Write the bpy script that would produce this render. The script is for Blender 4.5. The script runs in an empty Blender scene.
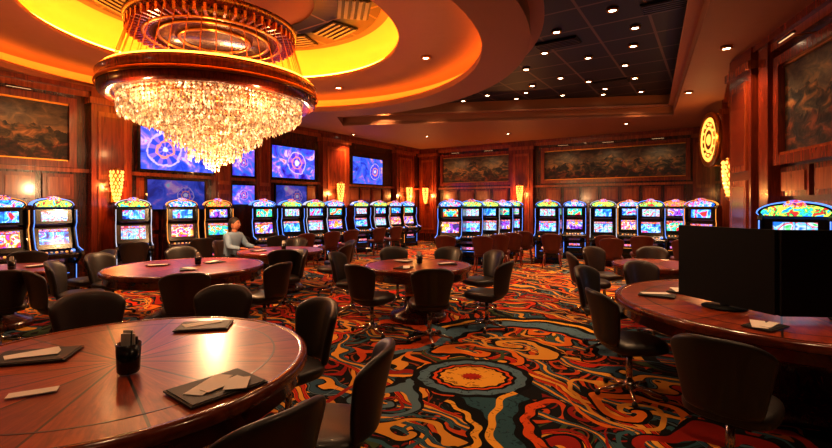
import bpy, bmesh, math, random
from mathutils import Vector, Matrix
random.seed(7)
sc = bpy.context.scene
PI = math.pi

def S(r, g, b):
    f = lambda c: ((c/255+0.055)/1.055)**2.4 if c > 10 else c/255/12.92
    return (f(r), f(g), f(b), 1.0)

# ------------------------------------------------------------ node helpers
class NT:
    def __init__(s, name):
        s.mat = bpy.data.materials.new(name)
        s.mat.use_nodes = True
        s.t = s.mat.node_tree
        s.b = s.t.nodes['Principled BSDF']
    def node(s, typ, props=None, **inp):
        n = s.t.nodes.new(typ)
        for k, v in (props or {}).items():
            setattr(n, k, v)
        for k, v in inp.items():
            s.set(n.inputs[k.replace('_', ' ')], v)
        return n
    def set(s, sock, v):
        if isinstance(v, bpy.types.NodeSocket):
            s.t.links.new(v, sock)
        else:
            sock.default_value = v
    def m(s, op, a, b=None, c=None):
        n = s.t.nodes.new('ShaderNodeMath'); n.operation = op
        s.set(n.inputs[0], a)
        if b is not None: s.set(n.inputs[1], b)
        if c is not None: s.set(n.inputs[2], c)
        return n.outputs[0]
    def vm(s, op, a, b=None, scale=None):
        n = s.t.nodes.new('ShaderNodeVectorMath'); n.operation = op
        s.set(n.inputs[0], a)
        if b is not None: s.set(n.inputs[1], b)
        if scale is not None: s.set(n.inputs['Scale'], scale)
        return n.outputs['Value'] if op in ('LENGTH', 'DISTANCE') else n.outputs[0]
    def co(s, which='Object'):
        return s.t.nodes.new('ShaderNodeTexCoord').outputs[which]
    def sep(s, v):
        n = s.t.nodes.new('ShaderNodeSeparateXYZ'); s.set(n.inputs[0], v)
        return n.outputs[0], n.outputs[1], n.outputs[2]
    def comb(s, x, y, z):
        n = s.t.nodes.new('ShaderNodeCombineXYZ')
        for i, v in enumerate((x, y, z)): s.set(n.inputs[i], v)
        return n.outputs[0]
    def mix(s, f, a, b):
        n = s.t.nodes.new('ShaderNodeMix'); n.data_type = 'RGBA'
        s.set(n.inputs[0], f); s.set(n.inputs[6], a); s.set(n.inputs[7], b)
        return n.outputs[2]
    def ramp(s, f, stops, interp='LINEAR'):
        n = s.t.nodes.new('ShaderNodeValToRGB'); s.set(n.inputs[0], f)
        cr = n.color_ramp; cr.interpolation = interp
        while len(cr.elements) < len(stops): cr.elements.new(0.5)
        for e, (p, c) in zip(cr.elements, stops):
            e.position = p; e.color = c
        return n.outputs[0]
    def noise(s, v, scale, detail=3, rough=.5, dist=0):
        n = s.node('ShaderNodeTexNoise'); s.set(n.inputs['Vector'], v)
        n.inputs['Scale'].default_value = scale; n.inputs['Detail'].default_value = detail
        n.inputs['Roughness'].default_value = rough; n.inputs['Distortion'].default_value = dist
        return n
    def bump(s, h, strength=.3, dist=.02):
        n = s.node('ShaderNodeBump'); s.set(n.inputs['Height'], h)
        n.inputs['Strength'].default_value = strength; n.inputs['Distance'].default_value = dist
        s.t.links.new(n.outputs[0], s.b.inputs['Normal'])
    def out(s, **kw):
        for k, v in kw.items():
            s.set(s.b.inputs[k.replace('_', ' ')], v)
        return s.mat

def pbr(name, col, rough=.5, metal=0, coat=0, var=.12, spec=.5):
    n = NT(name)
    nz = n.noise(n.co(), 9, 3).outputs[0]
    a = tuple(c*(1-var) for c in col[:3])+(1,); b = tuple(min(1, c*(1+var)) for c in col[:3])+(1,)
    return n.out(Base_Color=n.mix(nz, a, b), Roughness=rough, Metallic=metal, Coat_Weight=coat, Specular_IOR_Level=spec)

def emis(name, col, st, base=(.02, .02, .02, 1)):
    n = NT(name)
    return n.out(Base_Color=base, Emission_Color=col, Emission_Strength=st, Roughness=.3)

# ------------------------------------------------------------ materials
def wood(name, dark, light, sx=1.2, sz=14, rough=.27, coat=.5):
    n = NT(name); x, y, z = n.sep(n.co())
    v = n.comb(n.m('MULTIPLY', x, sz), n.m('MULTIPLY', y, sz), n.m('MULTIPLY', z, sx))
    f = n.noise(v, 1.2, 6, .6, 1.2).outputs[0]
    c = n.ramp(f, [(.3, dark), (.7, light)])
    n.bump(f, .08, .01)
    return n.out(Base_Color=c, Roughness=rough, Coat_Weight=coat, Coat_Roughness=.12)
M_WOOD = wood('mahogany', S(78, 24, 11), S(136, 50, 21))
M_WOODD = wood('dark_mahogany', S(42, 15, 8), S(84, 31, 15))
M_TRIM = wood('trim_wood', S(104, 42, 18), S(160, 74, 32))

def relief():
    """painted landscape murals: hills, clouds, figures"""
    n = NT('mural_panel'); co = n.co(); x, y, z = n.sep(co)
    px = n.comb(x, 0.0, 0.0)
    h1 = n.noise(px, .9, 5, .55).outputs[0]
    h2 = n.noise(n.comb(n.m('ADD', x, 7.0), 0.0, 0.0), 1.6, 5, .6).outputs[0]
    zz = n.m('DIVIDE', n.m('SUBTRACT', z, 2.4), 1.3)
    det = n.noise(n.vm('MULTIPLY', co, (1, 1, 1.6)), 3.6, 5, .6, .8).outputs[0]
    sky = n.ramp(n.m('ADD', zz, n.m('MULTIPLY', n.m('SUBTRACT', det, .5), 1.6)), [(.3, S(150, 112, 68)), (.65, S(96, 82, 60)), (1, S(56, 48, 38))])
    hill = n.ramp(det, [(.40, S(24, 24, 19)), (.5, S(72, 60, 38)), (.58, S(126, 86, 48)), (.7, S(176, 124, 70))])
    fore = n.ramp(det, [(.40, S(16, 13, 10)), (.52, S(60, 34, 18)), (.64, S(124, 62, 30))])
    m1 = n.m('LESS_THAN', zz, n.m('MULTIPLY_ADD', h1, 1.6, -.2))
    m2 = n.m('LESS_THAN', zz, n.m('MULTIPLY_ADD', h2, 1.5, -.42))
    c = n.mix(m1, sky, hill); c = n.mix(m2, c, fore)
    n.bump(det, .6, .03)
    return n.out(Base_Color=c, Roughness=.55)
M_REL = relief()
M_TAN = pbr('ceiling_plaster', S(152, 96, 60), .65, var=.05)
M_TAN2 = pbr('ceiling_plaster_warm', S(168, 108, 68), .6, var=.05)
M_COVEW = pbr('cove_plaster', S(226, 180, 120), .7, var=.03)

def darkceil():
    n = NT('dark_tile_ceiling'); x, y, z = n.sep(n.co())
    u = n.m('ADD', n.m('MULTIPLY', x, .833), n.m('MULTIPLY', y, -.553))
    v = n.m('ADD', n.m('MULTIPLY', x, .553), n.m('MULTIPLY', y, .833))
    fu = n.m('FRACT', n.m('MULTIPLY', u, 1.1)); fv = n.m('FRACT', n.m('MULTIPLY', v, 1.1))
    l = n.m('MAXIMUM', n.m('LESS_THAN', fu, .05), n.m('LESS_THAN', fv, .05))
    c = n.mix(l, S(24, 22, 26), S(112, 90, 76))
    return n.out(Base_Color=c, Roughness=.5)
M_DCEIL = darkceil()
M_VENT = pbr('vent_metal', S(20, 18, 20), .5, .3)

def carpet():
    n = NT('casino_carpet'); co = n.co()
    x, y, z = n.sep(co); p = n.comb(x, y, 0.0)
    w = n.noise(p, .8, 2, .5)
    w2 = n.noise(p, 2.6, 2, .5)
    pw = n.vm('ADD', p, n.vm('SCALE', n.vm('SUBTRACT', w.outputs[1], (.5, .5, .5)), scale=1.5))
    pw = n.vm('ADD', pw, n.vm('SCALE', n.vm('SUBTRACT', w2.outputs[1], (.5, .5, .5)), scale=.18))
    def spiral(vec, scale, kd, arms, seed):
        v = n.node('ShaderNodeTexVoronoi', {'voronoi_dimensions': '2D', 'feature': 'F1'})
        n.set(v.inputs['Vector'], n.vm('ADD', vec, (seed, seed*.7, 0)))
        v.inputs['Scale'].default_value = scale
        d = n.vm('SUBTRACT', n.vm('ADD', vec, (seed, seed*.7, 0)), v.outputs['Position'])
        dx, dy, dz = n.sep(d)
        ang = n.m('DIVIDE', n.m('ARCTAN2', dy, dx), 2*PI)
        r = n.m('SQRT', n.m('ADD', n.m('MULTIPLY', dx, dx), n.m('MULTIPLY', dy, dy)))
        fr = n.m('FRACT', n.m('ADD', n.m('MULTIPLY', r, kd), n.m('MULTIPLY', ang, arms)))
        cs = n.t.nodes.new('ShaderNodeSeparateColor'); n.set(cs.inputs[0], v.outputs['Color'])
        return fr, r, cs.outputs[0], cs.outputs[1]
    DK = S(22, 20, 20); K = S(11, 10, 11)
    colA = [(0, S(196, 56, 20)), (.2, S(50, 84, 104)), (.34, S(214, 112, 32)), (.46, S(150, 32, 20)), (.6, S(88, 116, 132)), (.74, S(178, 42, 20)), (.88, S(208, 148, 56))]
    colB = [(0, S(208, 148, 58)), (.2, S(142, 32, 20)), (.36, S(52, 88, 98)), (.58, S(190, 74, 26)), (.78, S(66, 80, 50)), (.9, S(216, 158, 68))]
    fr3, r3, a3, b3 = spiral(pw, 3.4, 10.0, 1.0, 7.7)
    c = n.mix(n.m('MULTIPLY', n.m('LESS_THAN', fr3, .24), n.m('LESS_THAN', r3, .19)), DK, n.ramp(b3, [(0, S(140, 66, 28)), (.4, S(126, 30, 20)), (.7, S(44, 68, 76))], 'CONSTANT'))
    fr2, r2, a2, b2 = spiral(pw, 1.9, 5.6, 1.0, 3.1)
    mf = n.m('MULTIPLY', n.m('LESS_THAN', fr2, .35), n.m('LESS_THAN', r2, .34))
    c = n.mix(n.m('MULTIPLY', n.m('LESS_THAN', fr2, .47), n.m('LESS_THAN', r2, .38)), c, K)
    c = n.mix(mf, c, n.ramp(a2, colB, 'CONSTANT'))
    for sc_, dst, off, cols in ((.62, 6.0, 0.0, (S(220, 158, 62), S(180, 42, 18), S(216, 90, 26))), (.8, 7.0, 5.0, (S(220, 158, 62), S(46, 78, 100), S(88, 116, 128)))):
        wv = n.node('ShaderNodeTexWave', {'wave_type': 'BANDS', 'bands_direction': 'DIAGONAL'}, Scale=sc_, Distortion=dst, Detail=1.0)
        wv.inputs['Detail Scale'].default_value = .6; wv.inputs['Phase Offset'].default_value = off
        n.set(wv.inputs['Vector'], n.vm('ADD', pw, (off, off, 0)))
        k = 1.1 if off == 0 else 1.1
        rb = n.ramp(wv.outputs['Fac'], [(0, cols[0]), (.015*k, K), (.03*k, cols[1]), (.10*k, K), (.115*k, cols[2]), (.15*k, K)], 'CONSTANT')
        c = n.mix(n.m('LESS_THAN', wv.outputs['Fac'], .18*k), c, rb)
    fr1, r1, a1, b1 = spiral(pw, .82, 3.1, 1.0, 0.0)
    inr = n.m('LESS_THAN', r1, .52)
    m1 = n.m('MULTIPLY', n.m('LESS_THAN', fr1, .29), inr)
    m1o = n.m('MULTIPLY', n.m('LESS_THAN', fr1, .40), inr)
    m2 = n.m('MULTIPLY', n.m('MULTIPLY', n.m('GREATER_THAN', fr1, .56), n.m('LESS_THAN', fr1, .70)), inr)
    c = n.mix(m1o, c, K); c = n.mix(m1, c, n.ramp(a1, colA, 'CONSTANT')); c = n.mix(m2, c, n.ramp(b1, colB, 'CONSTANT'))
    def med(c, cx, cy, R, cols, sq=1.0, a0=None, tw=.4):
        dx = n.m('SUBTRACT', x, cx); dy = n.m('MULTIPLY', n.m('SUBTRACT', y, cy), sq)
        wx, wy, wz = n.sep(w.outputs[1])
        r = n.m('SQRT', n.m('ADD', n.m('MULTIPLY', dx, dx), n.m('MULTIPLY', dy, dy)))
        ang = n.m('ARCTAN2', dy, dx)
        rr = n.m('DIVIDE', n.m('ADD', r, n.m('MULTIPLY', n.m('SUBTRACT', wx, .5), tw)), R)
        rr = n.m('ADD', rr, n.m('MULTIPLY', n.m('SINE', n.m('MULTIPLY', ang, 15.0)), .018))
        col = n.ramp(rr, cols, 'CONSTANT')
        bright = n.noise(co, 14, 2, .5, 1.5).outputs[0]
        col = n.mix(n.m('MULTIPLY', n.m('GREATER_THAN', bright, .62), .6), col, K)
        mk = n.m('LESS_THAN', rr, 1.0)
        if a0 is not None:
            mk = n.m('MULTIPLY', mk, n.m('MULTIPLY', n.m('GREATER_THAN', n.m('SINE', n.m('ADD', ang, a0)), -.1), n.m('GREATER_THAN', rr, .52)))
        return n.mix(mk, c, col)
    BL = S(88, 118, 136); GD = S(226, 164, 58); OR = S(206, 80, 26); RD = S(168, 36, 20); TL = S(46, 82, 96)
    c = med(c, 1.25, 5.1, 1.35, [(0, RD), (.3, K), (.35, OR), (.55, K), (.6, BL), (.78, K), (.84, GD), (.90, K)], 1.0, .3)
    c = med(c, -.1, 3.3, .95, [(0, GD), (.15, K), (.25, RD), (.45, K), (.55, GD), (.6, K), (.7, TL), (.92, K)], 1.0, 2.4)
    c = med(c, .52, 4.2, .56, [(0, RD), (.16, GD), (.52, K), (.58, OR), (.64, K), (.70, BL), (.88, K)], 1.2, None, .15)
    c = med(c, 1.3, 3.2, .8, [(0, GD), (.1, RD), (.4, K), (.55, OR), (.66, K), (.74, TL), (.92, GD)], 1.0, 4.0)
    c = med(c, -.4, 5.6, .8, [(0, K), (.2, GD), (.3, RD), (.5, K), (.6, OR), (.85, BL)], 1.0, 1.5)
    fz = n.noise(co, 160, 2)
    c = n.mix(n.m('MULTIPLY', fz.outputs[0], .3), c, K)
    n.bump(fz.outputs[0], .4, .01)
    return n.out(Base_Color=c, Roughness=.95, Specular_IOR_Level=.12)
M_CARPET = carpet()

def tabletop():
    n = NT('inlaid_table_wood'); x, y, z = n.sep(n.co())
    a = n.m('ARCTAN2', y, x)
    r = n.m('SQRT', n.m('ADD', n.m('MULTIPLY', x, x), n.m('MULTIPLY', y, y)))
    t = n.m('MULTIPLY', n.m('ADD', a, PI), 14/(2*PI))
    idx = n.m('FRACT', n.m('MULTIPLY', n.m('SINE', n.m('MULTIPLY', n.m('FLOOR', t), 12.9)), 43.7))
    g = n.noise(n.comb(n.m('MULTIPLY', a, 10), n.m('MULTIPLY', r, 2.0), 0.0), 2.2, 6, .65, .8).outputs[0]
    c = n.ramp(g, [(.28, S(92, 30, 11)), (.5, S(146, 56, 20)), (.75, S(190, 86, 34))])
    c = n.mix(n.m('MULTIPLY', idx, .6), c, S(76, 25, 11))
    ln = n.m('LESS_THAN', n.m('MULTIPLY', n.m('PINGPONG', t, .5), r), .014)
    c = n.mix(ln, c, S(18, 8, 5))
    return n.out(Base_Color=c, Roughness=.33, Coat_Weight=.1, Coat_Roughness=.15)
M_TTOP = tabletop()
M_TRIMD = wood('table_rim_wood', S(70, 24, 11), S(120, 46, 20), 6, 6, .22, .6)
M_INLAY = pbr('inlay_line', S(24, 10, 7), .3)
M_BLK = pbr('black_gloss', S(13, 12, 14), .22, 0, .3)
M_BLKM = pbr('black_matte', S(16, 15, 15), .6)
M_SCRB = pbr('monitor_shell', S(11, 9, 9), .6, spec=.15)
M_LEATH = pbr('black_leather', S(30, 23, 21), .42, 0, .1)
M_LEATHB = pbr('brown_leather', S(46, 29, 22), .45, 0, .1)
M_LEATHR = pbr('red_leather', S(84, 30, 18), .45, 0, .1)
M_CHR = pbr('chrome', S(190, 180, 170), .18, 1, var=.03)
M_BRASS = pbr('brass', S(200, 140, 60), .3, 1, var=.05)
M_WHITE = pbr('white_paper', S(220, 212, 204), .7, var=.03)
M_NAP = pbr('dark_folder', S(40, 30, 26), .6)
M_STEEL = pbr('grey_side_metal', S(90, 84, 86), .35, .7)
M_COVE_Y = emis('cove_led_yellow', (1, .31, .02, 1), 36)
M_COVE_O = emis('cove_led_orange', (1, .25, .02, 1), 22)
M_COVE_R = emis('ring_led_orange', (1, .30, .03, 1), 9)
M_LAMP = emis('downlight_lens', (1, .80, .52, 1), 22)
M_FILL_LENS = emis('mural_fill_lens', (1, .55, .25, 1), 1.2)  # glowing strip of the fixtures added to brighten the murals
M_SCONCE = emis('sconce_glass', (1, .34, .06, 1), 4.0)
M_GOLDSIGN = emis('gold_sign_light', (1, .42, .07, 1), 2.2)

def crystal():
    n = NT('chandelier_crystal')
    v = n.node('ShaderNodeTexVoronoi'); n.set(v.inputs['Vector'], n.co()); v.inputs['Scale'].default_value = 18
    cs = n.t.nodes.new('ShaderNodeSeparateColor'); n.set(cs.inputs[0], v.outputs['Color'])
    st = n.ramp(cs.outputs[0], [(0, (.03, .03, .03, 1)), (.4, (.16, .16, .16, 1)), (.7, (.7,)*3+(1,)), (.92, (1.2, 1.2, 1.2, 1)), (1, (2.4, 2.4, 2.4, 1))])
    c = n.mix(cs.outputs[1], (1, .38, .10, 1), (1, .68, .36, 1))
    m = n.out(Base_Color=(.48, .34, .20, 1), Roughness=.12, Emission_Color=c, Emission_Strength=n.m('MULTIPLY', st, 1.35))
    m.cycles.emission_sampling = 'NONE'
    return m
M_CRYS = crystal()

def slotart(name, stops, st, sc_=7.5, lines=True, dist=.6):
    n = NT(name); x, y, z = n.sep(n.co())
    oi = n.t.nodes.new('ShaderNodeObjectInfo').outputs['Random']
    off = n.m('MULTIPLY', oi, 53.0)
    f = n.noise(n.comb(n.m('ADD', x, off), off, z), sc_, 2, .55, dist).outputs[0]
    f = n.m('MULTIPLY_ADD', n.m('SUBTRACT', f, .5), 2.0, .5)
    c = n.ramp(f, stops, 'EASE')
    if lines:
        a = n.m('LESS_THAN', n.m('FRACT', n.m('MULTIPLY', n.m('ADD', x, 5.0), 10.0)), .1)
        c = n.mix(n.m('MULTIPLY', a, .7), c, (.01, .02, .08, 1))
    return n.out(Base_Color=(.02, .02, .02, 1), Roughness=.15, Emission_Color=c, Emission_Strength=st)
NB = (.01, .02, .2, 1); BLU = (.02, .2, 1, 1); WHT = (.6, .8, 1, 1); CY = (.08, .6, 1, 1); RDD = (.95, .04, .03, 1); YE = (1, .55, .05, 1); GRN = (.05, .75, .12, 1); PU = (.45, .06, .8, 1); BK = (.01, .01, .03, 1)
SCR = [slotart('slot_screen_blue', [(.15, NB), (.35, BLU), (.50, CY), (.58, WHT), (.66, BLU), (.82, RDD)], 1.8),
       slotart('slot_screen_white', [(.15, BLU), (.38, WHT), (.48, CY), (.6, RDD), (.7, WHT), (.85, GRN)], 1.4),
       slotart('slot_screen_amber', [(.15, PU), (.34, RDD), (.48, YE), (.58, WHT), (.68, RDD), (.85, BLU)], 1.6),
       slotart('slot_screen_cyan', [(.15, BLU), (.38, GRN), (.5, CY), (.6, YE), (.72, RDD), (.88, NB)], 1.6),
       slotart('slot_screen_violet', [(.15, NB), (.34, PU), (.47, BLU), (.57, WHT), (.66, RDD), (.82, YE)], 1.7)]
TOPP = [slotart('topper_green', [(.12, BLU), (.32, GRN), (.48, YE), (.56, GRN), (.66, BK), (.8, RDD)], 1.9, 13, False, 1.2),
        slotart('topper_red', [(.12, PU), (.32, RDD), (.48, YE), (.56, RDD), (.66, BK), (.8, GRN)], 1.9, 13, False, 1.2),
        slotart('topper_blue', [(.12, NB), (.32, BLU), (.48, CY), (.56, YE), (.66, BLU), (.8, RDD)], 1.9, 13, False, 1.2)]
BANNER = slotart('slot_banner', [(.2, NB), (.38, RDD), (.5, YE), (.62, BLU), (.8, RDD)], 1.5, 18, False, 1)
M_LEDB = emis('led_trim_blue', (.12, .3, 1, 1), 1.6)
M_LEDG = emis('led_trim_amber', (1, .32, .05, 1), 1.5)
M_LEDW = emis('led_trim_white', (.8, .8, 1, 1), .9)

def wallscreen(name, seed, stops, wh, cx, st=1.25, spk=9.0):
    n = NT(name); co = n.vm('ADD', n.co(), (seed, 0, seed*.3))
    x, y, z = n.sep(n.co())
    f = n.noise(co, 2.3, 4, .6, 1.2).outputs[0]
    c = n.ramp(f, stops)
    dx = n.m('ADD', x, cx); r = n.m('SQRT', n.m('ADD', n.m('MULTIPLY', dx, dx), n.m('MULTIPLY', z, z)))
    a = n.m('ARCTAN2', z, dx)
    r2 = n.m('DIVIDE', n.m('ADD', r, n.m('MULTIPLY', n.m('SUBTRACT', f, .5), .25)), wh)
    sp = n.m('GREATER_THAN', n.m('SINE', n.m('MULTIPLY', a, spk)), .1)
    wheel = n.mix(sp, stops[1][1], stops[3][1])
    c = n.mix(n.m('LESS_THAN', r2, 1.0), c, wheel)
    c = n.mix(n.m('LESS_THAN', n.m('ABSOLUTE', n.m('SUBTRACT', r2, 1.0)), .06), c, (.6, .45, .9, 1))
    c = n.mix(n.m('LESS_THAN', n.m('ABSOLUTE', n.m('SUBTRACT', r2, .5)), .07), c, (.9, .3, .3, 1))
    c = n.mix(n.m('LESS_THAN', r2, .2), c, (.7, .7, 1, 1))
    return n.out(Base_Color=(.01, .01, .01, 1), Roughness=.35, Specular_IOR_Level=.2, Emission_Color=c, Emission_Strength=st)
st1 = [(.3, (.004, .01, .2, 1)), (.45, (.02, .07, .75, 1)), (.54, (.08, .14, 1, 1)), (.6, (.3, .16, .9, 1)), (.66, (.75, .4, .8, 1)), (.72, (.3, .7, 1, 1))]
st2 = [(.3, (.01, .0, .25, 1)), (.42, (.08, .05, .7, 1)), (.5, (.02, .16, 1, 1)), (.57, (.4, .12, .8, 1)), (.63, (.8, .6, 1, 1)), (.7, (.9, .2, .3, 1))]
st3 = [(.3, (.01, .01, .3, 1)), (.44, (.03, .08, .8, 1)), (.52, (.06, .2, 1, 1)), (.58, (.15, .08, .8, 1)), (.66, (.8, .4, .4, 1)), (.74, (.5, .6, 1, 1))]
M_WS = [wallscreen('video_screen_wheel', 1, st1, .40, -.35), wallscreen('video_screen_flower', 4.7, st2, .34, .1, 1.25, 5.0), wallscreen('video_screen_game', 8.4, st3, .28, .4, 1.1, 12.0), wallscreen('video_screen_reel', 11, st2, .14, 0, 1.1, 4.0)]
M_WSD = wallscreen('video_screen_dim', 20, st1, .2, .2, .4)

# ------------------------------------------------------------ mesh builder
class MB:
    def __init__(s):
        s.bm = bmesh.new(); s.mats = []
    def mi(s, mat):
        if mat not in s.mats: s.mats.append(mat)
        return s.mats.index(mat)
    def face(s, vs, mat, smooth=False):
        try: f = s.bm.faces.new(vs)
        except ValueError: return
        f.material_index = s.mi(mat); f.smooth = smooth
    def box(s, x0, x1, y0, y1, z0, z1, mat, M=None):
        c = [Vector((x, y, z)) for z in (z0, z1) for y in (y0, y1) for x in (x0, x1)]
        if M: c = [M @ v for v in c]
        v = [s.bm.verts.new(k) for k in c]
        for q in ((0, 2, 3, 1), (4, 5, 7, 6), (0, 1, 5, 4), (2, 6, 7, 3), (0, 4, 6, 2), (1, 3, 7, 5)):
            s.face([v[i] for i in q], mat)
    def prism(s, pts, x0, x1, mat, axis='x', mats=None):
        f = (lambda a, p: (a, p[0], p[1])) if axis == 'x' else (lambda a, p: (p[0], a, p[1])) if axis == 'y' else (lambda a, p: (p[0], p[1], a))
        A = [s.bm.verts.new(f(x0, p)) for p in pts]; B = [s.bm.verts.new(f(x1, p)) for p in pts]
        s.face(A[::-1], mat); s.face(B, mat)
        n = len(pts)
        for i in range(n):
            j = (i+1) % n
            s.face([A[i], A[j], B[j], B[i]], (mats or {}).get(i, mat))
    def lathe(s, prof, seg, mat, c=(0, 0, 0), smooth=True, closed=False, mats=None, a0=0, a1=2*PI):
        full = abs(a1-a0-2*PI) < 1e-6
        rings = []
        ns = seg if full else seg+1
        for r, z in prof:
            if r < 1e-5: rings.append([s.bm.verts.new((c[0], c[1], c[2]+z))])
            else: rings.append([s.bm.verts.new((c[0]+r*math.cos(a0+(a1-a0)*i/seg), c[1]+r*math.sin(a0+(a1-a0)*i/seg), c[2]+z)) for i in range(ns)])
        pairs = [(i, i+1) for i in range(len(prof)-1)]
        if closed: pairs.append((len(prof)-1, 0))
        for k, (i, j) in enumerate(pairs):
            A, B = rings[i], rings[j]; mt = (mats or {}).get(k, mat)
            for q in range(seg):
                w = (q+1) % ns
                if len(A) == 1 and len(B) == 1: continue
                if len(A) == 1: s.face([A[0], B[w], B[q]][::-1], mt, smooth)
                elif len(B) == 1: s.face([A[q], A[w], B[0]], mt, smooth)
                else: s.face([A[q], A[w], B[w], B[q]], mt, smooth)
    def cyl(s, p0, p1, r0, r1, seg, mat, smooth=True, caps=True):
        p0, p1 = Vector(p0), Vector(p1); d = (p1-p0).normalized()
        u = d.orthogonal().normalized(); w = d.cross(u)
        A = [s.bm.verts.new(p0+(u*math.cos(t)+w*math.sin(t))*r0) for t in [2*PI*i/seg for i in range(seg)]]
        B = [s.bm.verts.new(p1+(u*math.cos(t)+w*math.sin(t))*r1) for t in [2*PI*i/seg for i in range(seg)]]
        for i in range(seg):
            j = (i+1) % seg
            s.face([A[i], A[j], B[j], B[i]], mat, smooth)
        if caps: s.face(A[::-1], mat); s.face(B, mat)
    def octa(s, c, r, h, mat):
        x, y, z = c
        v = [s.bm.verts.new(q) for q in ((x+r, y, z), (x, y+r, z), (x-r, y, z), (x, y-r, z), (x, y, z+h), (x, y, z-h))]
        for i in range(4):
            j = (i+1) % 4
            s.face([v[i], v[j], v[4]], mat); s.face([v[j], v[i], v[5]], mat)
    def ball(s, c, r, mat, seg=12, rings=8, sc3=(1, 1, 1)):
        prof = [(math.sin(PI*i/rings), -math.cos(PI*i/rings)) for i in range(rings+1)]
        b0 = len(s.bm.verts)
        s.lathe(prof, seg, mat)
        s.bm.verts.ensure_lookup_table()
        for v in s.bm.verts[b0:]:
            v.co = Vector((c[0]+v.co.x*r*sc3[0], c[1]+v.co.y*r*sc3[1], c[2]+v.co.z*r*sc3[2]))
    def add(s, mesh, mat):
        b0 = len(s.bm.faces); s.bm.from_mesh(mesh); s.bm.faces.ensure_lookup_table()
        k = s.mi(mat)
        for f in s.bm.faces[b0:]: f.material_index = k; f.smooth = True
    def mesh(s, name, fixn=True):
        if fixn: bmesh.ops.recalc_face_normals(s.bm, faces=s.bm.faces)
        me = bpy.data.meshes.new(name); s.bm.to_mesh(me); s.bm.free()
        for m in s.mats: me.materials.append(m)
        return me
def put(name, me, loc=(0, 0, 0), rz=0, parent=None):
    o = bpy.data.objects.new(name, me); sc.collection.objects.link(o)
    o.location = loc; o.rotation_euler = (0, 0, rz)
    if parent: o.parent = parent
    return o
def subsurf_mesh(me, lv=2):
    o = put('tmp', me); m = o.modifiers.new('s', 'SUBSURF'); m.levels = lv; m.render_levels = lv
    bpy.context.view_layer.update()
    r = bpy.data.meshes.new_from_object(o.evaluated_get(bpy.context.evaluated_depsgraph_get()))
    bpy.data.objects.remove(o); return r
def face_to(dx, dy):
    return math.atan2(dx, -dy)

# ------------------------------------------------------------ room shell
K = Vector((.18, 20.5)); U = Vector((.553, .833)); V = Vector((.833, -.553))
H = 4.1
LEND = K-U*30.0
N1 = (5.75, 7.9); F1 = (9.75, 14.15); N0 = (4.95, 5.0)
poly = [tuple(K), tuple(LEND), (8.5, LEND[1]), (8.5, 5.0), N0, N1, F1]
mb = MB(); vs = [mb.bm.verts.new((p[0], p[1], 0)) for p in poly]; mb.face(vs, M_CARPET)
vs2 = [mb.bm.verts.new((p[0], p[1], -.15)) for p in poly]; mb.face(vs2, M_CARPET)
for i in range(len(poly)):
    j = (i+1) % len(poly); mb.face([vs[i], vs[j], vs2[j], vs2[i]], M_CARPET)
put('floor', mb.mesh('floor'))

def circ(cx, cy, r, n=96, a0=0, a1=2*PI, end=False):
    k = n+1 if end else n
    return [(cx+r*math.cos(a0+(a1-a0)*i/n), cy+r*math.sin(a0+(a1-a0)*i/n)) for i in range(k)]
def plate(name, loops, z, th, mat):
    cu = bpy.data.curves.new(name, 'CURVE'); cu.dimensions = '2D'; cu.fill_mode = 'BOTH'; cu.extrude = th/2
    for lp in loops:
        sp = cu.splines.new('POLY'); sp.points.add(len(lp)-1)
        for p, q in zip(sp.points, lp): p.co = (q[0], q[1], 0, 1)
        sp.use_cyclic_u = True
    o = bpy.data.objects.new('t', cu); sc.collection.objects.link(o); o.location = (0, 0, 0)
    bpy.context.view_layer.update()
    me = bpy.data.meshes.new_from_object(o.evaluated_get(bpy.context.evaluated_depsgraph_get()))
    bpy.data.objects.remove(o); me.materials.clear(); me.materials.append(mat)
    return put(name, me, (0, 0, z+th/2))
C = (-3.2, 7.8)
R2, R1 = 4.3, 2.9
arc = circ(-3.1, 7.9, 4.95, 48, math.radians(-50), math.radians(80), True)
recess = arc+[(-2.3, 14.2), (7.2, 12.6), (3.6, 5.5), (2.3, 2.9)]
plate('ceiling', [poly, circ(C[0], C[1], R2), recess], H, .09, M_TAN)
mb = MB()
for i in range(len(recess)):
    a, b = recess[i], recess[(i+1) % len(recess)]
    q = [mb.bm.verts.new((a[0], a[1], H+.05)), mb.bm.verts.new((b[0], b[1], H+.05)), mb.bm.verts.new((b[0], b[1], 4.75)), mb.bm.verts.new((a[0], a[1], 4.75))]
    mb.face(q, M_TAN)
mb.face([mb.bm.verts.new((p[0], p[1], 4.7)) for p in recess], M_DCEIL)
put('ceiling_recess', mb.mesh('ceiling_recess', False))
def offs(pts, k):
    out = []; n = len(pts)
    for i in range(n):
        a, b, c = Vector(pts[i-1]), Vector(pts[i]), Vector(pts[(i+1) % n])
        d1 = (b-a).normalized(); d2 = (c-b).normalized()
        nn = Vector((-(d1+d2).y, (d1+d2).x)).normalized()
        out.append(tuple(b+nn*k))
    return out
area = sum(recess[i-1][0]*recess[i][1]-recess[i][0]*recess[i-1][1] for i in range(len(recess)))
sg = 1 if area > 0 else -1
plate('trim_1', [offs(recess, -.02*sg), offs(recess, .2*sg)], 4.36, .05, M_TAN2)
mb = MB()
mb.lathe([(R2+.02, .09), (R2+.02, .14), (R2+.06, .14), (R2+.06, .09)], 96, M_TAN2, (C[0], C[1], H), closed=True)
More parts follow.
